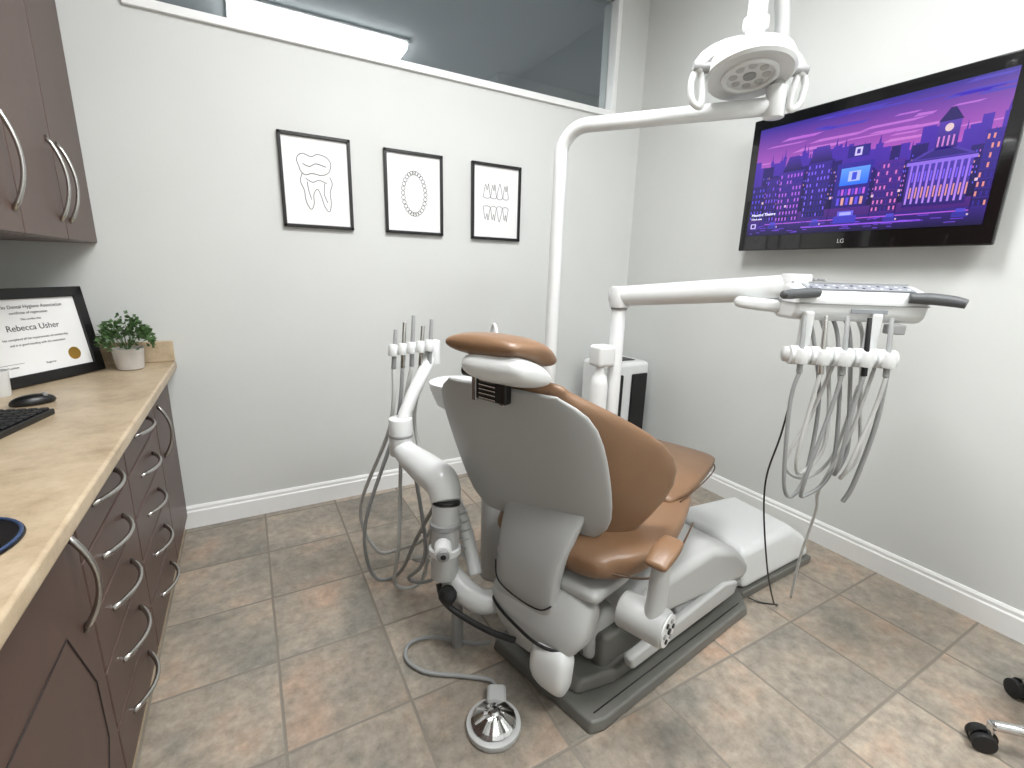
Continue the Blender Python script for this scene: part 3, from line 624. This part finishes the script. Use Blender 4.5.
for i,x in enumerate((-.12,-.09,-.06)):
    cyl('tray_tool_%d'%i,TW(x,.09,.054),TW(x+.01,.21,.054),.004,chrome,du,seg=10)
box('front_badge',TW(0.02,-.030,-.034),(.10,.006,.012),panel_dark,du,.001,M3=Rh)
hm=M('handle_dark_grey',rgb(82,84,86),.45,noise=.05)
tube('tray_handle_l',[TW(-.13,-.03,.018),TW(-.17,-.04,.016),TW(-.215,-.055,.012),TW(-.245,-.075,.010)],[.014,.015,.015,.012],hm,du,seg=14)
tube('tray_handle_r',[TW(.12,-.03,.010),TW(.165,-.045,.010),TW(.21,-.065,.006),TW(.235,-.085,.0)],[.015,.017,.016,.013],hm,du,seg=14)
# instrument holder under the head
HC=TW(-.045,-.07,-.170)
def HW(x,y,z):return HC+e1*x+e2*y+Vector((0,0,z))
for x in(-.10,.09):
    box('holder_bracket',HW(x,.05,.072),(.03,.035,.12),white_p,du,.008,M3=Rh)
tube('holder_rod',[HW(-.16,.025,0),HW(.15,.025,0)],.024,white_p,du,raw=True,seg=18)
xs=[-.125,-.065,-.005,.055,.115]
tints=[hose_g,hose_w,hose_g,hose_g,hose_w]
for i,x in enumerate(xs):
    cyl('holder_segment_%d'%i,HW(x-.027,.012,0),HW(x+.027,.012,0),.029,white_p,du)
    cyl('holder_fork_%d'%i,HW(x,-.016,-.022),HW(x,-.016,.022),.017,white_p,du)
    cyl('handpiece_%d'%i,HW(x,-.016,-.05),HW(x+.004,.02,.12),.0085,nickel if i in(1,) else black if i==3 else hose_g,du,r2=.006)
    bx_=random.uniform(-.03,.03);lo_=.28+.05*random.random()+(.08 if i in(0,2) else 0)
    tube('hose_%d'%i,[HW(x,-.016,-.05),HW(x-.01,-.015,-.15),HW(x*.8-.03+bx_,-.02,-lo_),HW(x*.6-.01+bx_,.01,-lo_-.06),HW(x*.6+.045,.03,-lo_+.02),HW(x*.5+.04,.05,-.15),HW(x*.6+.02,.09,.05),HW(x*.6,.12,.12)],.0060,tints[i],du,n=10)
tube('hose_long_a',[HW(.125,0,-.03),HW(.12,-.01,-.2),HW(.10,0,-.40),HW(.085,.01,-.47)],.007,hose_g,du)
tube('hose_long_b',[HW(.10,.02,-.03),HW(.07,.02,-.25),HW(.03,.05,-.45),TW(.04,.08,-.75),TW(.07,.18,-1.0),TW(.10,.25,-1.23)],.005,hose_w,du,n=10)
tube('hose_long_c',[HW(.0,.03,.02),HW(-.05,.03,-.2),HW(-.10,.03,-.36),HW(-.02,.06,-.42),HW(.06,.07,-.34),HW(.10,.08,-.1)],.0055,hose_w,du,n=10)
box('syringe_bracket',HW(.155,.06,.085),(.05,.03,.03),grey2,du,.005,M3=Rh)
tube('power_cable',[HW(-.09,.05,.05),HW(-.12,.04,-.25),HW(-.14,.05,-.46),(1.55,.84,.3),(1.70,.87,.06),(1.77,.89,.006),(1.72,.93,.006),(1.69,.965,.015)],.003,black,du,n=10)
# water bottle
wbt=empty('water_bottle_holder',(1.28,1.5,.6))
lathe('bottle',[(.03,0),(.036,.005),(.037,.16),(.03,.19),(.018,.21),(.018,.235),(.001,.235)],(1.272,1.50,.68),(0,0,1),white_p,wbt)
box('bottle_manifold',(1.285,1.51,.96),(.085,.08,.09),white_p,wbt,.015)
box('manifold_clamp',(1.325,1.505,.96),(.06,.05,.05),white_p,wbt,.008)
# ------------------------------------------------------------ operatory light
ol=empty('dental_operatory_light',(1.25,1.4,0))
PX,PY=1.125,1.65;LE=Vector((1.485,1.02,1.815));dr=Vector((LE.x-PX,LE.y-PY,0)).normalized()
cyl('floor_flange',(PX,PY,0),(PX,PY,.03),.08,grey2,ol)
pole=[Vector((PX-.015,PY,.02)),Vector((PX-.008,PY,.9)),Vector((PX,PY,1.735))]
for i in range(1,9):
    a=i/8*math.pi/2;pole.append(Vector((PX,PY,1.735))+dr*(.10*(1-math.cos(a)))+Vector((0,0,.10*math.sin(a))))
pole.append(LE)
tube('curved_pole',pole,.0265,white_p,ol,raw=True,seg=20)
cyl('arm_end_joint',LE+Vector((0,0,-.035)),LE+Vector((0,0,.055)),.03,white_p,ol)
LC=Vector((1.385,1.05,1.905))
tube('riser_arm',[LE+Vector((0,0,.05)),LE+Vector((0,.01,.2)),LE+Vector((-.02,.02,.33)),LE.lerp(LC,.5)+Vector((0,0,.42)),LC+Vector((0,0,.36)),LC+Vector((0,0,.20))],.021,grey_p,ol,seg=16)
cyl('neck',LC+Vector((0,0,.08)),LC+Vector((0,0,.24)),.027,white_p,ol)
lathe('neck_collar',[(.03,0),(.036,.005),(.036,.03),(.03,.035)],LC+Vector((0,0,.10)),(0,0,1),white_p,ol)
ln=Vector((-.12,-.2,-1)).normalized()
lathe('lamp_housing',[(.001,-.07),(.03,-.066),(.08,-.05),(.118,-.022),(.126,.0),(.126,.018),(.118,.026),(.108,.02)],LC,ln,white_p,ol,seg=48)
lathe('lamp_face',[(.112,.012),(.109,.02),(.07,.014),(.001,.014)],LC,ln,lamp_m,ol,seg=48)
tube('lamp_ring',[LC+ln*.022+Matrix.Rotation(a*math.pi/18,3,ln)@ln.orthogonal().normalized()*.072 for a in range(36)],.008,white_p,ol,raw=True,closed=True)
for i in range(8):
    p=LC+ln*.018+Matrix.Rotation(i*math.pi/4,3,ln)@ln.orthogonal().normalized()*.046
    lathe('led_lens_%d'%i,[(.001,0),(.013,0),(.012,.004),(.001,.006)],p,ln,grey_p,ol,seg=16)
lathe('lamp_sensor',[(.001,.014),(.018,.014),(.018,.024),(.001,.026)],LC,ln,grey2,ol,seg=24)
sd=Vector((.872,-.489,0))
tube('yoke',[LC+sd*(.160*math.cos(a*math.pi/12))+Vector((0,0,.09*math.sin(a*math.pi/12)-.015)) for a in range(13)],.018,white_p,ol,raw=True,seg=14,flat=.7)
for sg in(-1,1):
    c=LC+sd*(.160*sg)
    tube('handle_loop_%s'%('l' if sg<0 else 'r'),[c+Vector((0,0,-.005)),c+sd*sg*.012+Vector((0,0,-.04)),c+sd*sg*.004+Vector((0,0,-.09)),c-sd*sg*.022+Vector((0,0,-.105)),c-sd*sg*.025+Vector((0,0,-.07)),c-sd*sg*.012+Vector((0,0,-.01))],.010,white_p,ol)
    cyl('pivot_%s'%('l' if sg<0 else 'r'),c-sd*sg*.055,c+sd*sg*.012,.016,grey2,ol)
# ------------------------------------------------------------ foot control
pc=Vector((.515,.965,0));fp=empty('foot_control_pedal',pc)
lathe('pedal_base',[(.001,0),(.078,0),(.081,.006),(.079,.018),(.068,.022),(.001,.022)],pc,(0,0,1),grey_p,fp,seg=48)
n=36;vs=[];fs=[]
for r,z in((.066,.026),(.058,.034),(.030,.052),(.018,.056),(.012,.062),(.001,.063)):
    for q in range(n):
        a=2*math.pi*q/n;zz=z+(.0025 if q%3==0 else 0)*(r>.02);vs.append(pc+Vector((r*math.cos(a),r*math.sin(a),zz)))
for i in range(5):
    for q in range(n):fs.append((i*n+q,i*n+(q+1)%n,(i+1)*n+(q+1)%n,(i+1)*n+q))
fs.append(tuple(range(n))[::-1])
mesh('pedal_disc',vs,fs,chrome,fp,smooth=False)
box('pedal_tail',pc+Vector((.045,.07,.018)),(.06,.07,.034),grey_p,fp,.012,rz=-.5)
tube('pedal_hose',[pc+Vector((.055,.09,.02)),(.57,1.10,.015),(.50,1.16,.01),(.40,1.23,.01),(.36,1.31,.01),(.39,1.37,.012),(.47,1.36,.012),(.58,1.27,.012),(.64,1.235,.02)],.0065,hose_g,fp,n=10)
# ------------------------------------------------------------ air purifier
ap=empty('air_purifier',(2.12,2.36,0))
mmbox('body',(1.955,2.22,.02),(2.31,2.50,.735),white_p,ap,.03)
mmbox('front_fascia',(2.150,2.205,.05),(2.282,2.222,.66),black,ap,.010)
mmbox('front_fascia_b',(1.985,2.205,.05),(2.075,2.222,.66),black,ap,.008)
mmbox('top_control',(2.02,2.29,.733),(2.24,2.40,.738),black,ap,.002)
for x in(2.02,2.25):
    for y in(2.27,2.45):cyl('foot',(x,y,0),(x,y,.022),.02,rubber,ap)
# ------------------------------------------------------------ stool
st=empty('rolling_stool',(1.88,.04,0));sc0=Vector((1.90,.03,0))
cyl('hub',sc0+Vector((0,0,.06)),sc0+Vector((0,0,.13)),.035,chrome,st);cyl('gas_column',sc0+Vector((0,0,.12)),sc0+Vector((0,0,.44)),.022,chrome,st)
lathe('seat',[(.001,0),(.15,0),(.17,.012),(.175,.04),(.16,.065),(.10,.075),(.001,.07)],sc0+Vector((0,0,.43)),(0,0,1),brown,st,seg=48)
for i in range(5):
    a=math.radians(58+72*i-3);d=Vector((math.cos(a),math.sin(a),0));w_=sc0+d*.275
    tube('leg_%d'%i,[sc0+d*.02+Vector((0,0,.10)),sc0+d*.15+Vector((0,0,.098)),w_+Vector((0,0,.082))],[.018,.016,.013],chrome,st,seg=14)
    cyl('caster_stem_%d'%i,w_+Vector((0,0,.05)),w_+Vector((0,0,.09)),.01,chrome,st)
    pd=Vector((-d.y,d.x,0))
    for s in(-1,1):cyl('wheel_%d_%d'%(i,s),w_+d*.012+pd*(s*.008)+Vector((0,0,.029)),w_+d*.012+pd*(s*.026)+Vector((0,0,.029)),.029,rubber,st)
    lathe('caster_hood_%d'%i,[(.001,-.006),(.031,-.006),(.031,.006),(.001,.006)],w_+d*.008+Vector((0,0,.034)),pd,black,st,seg=24)
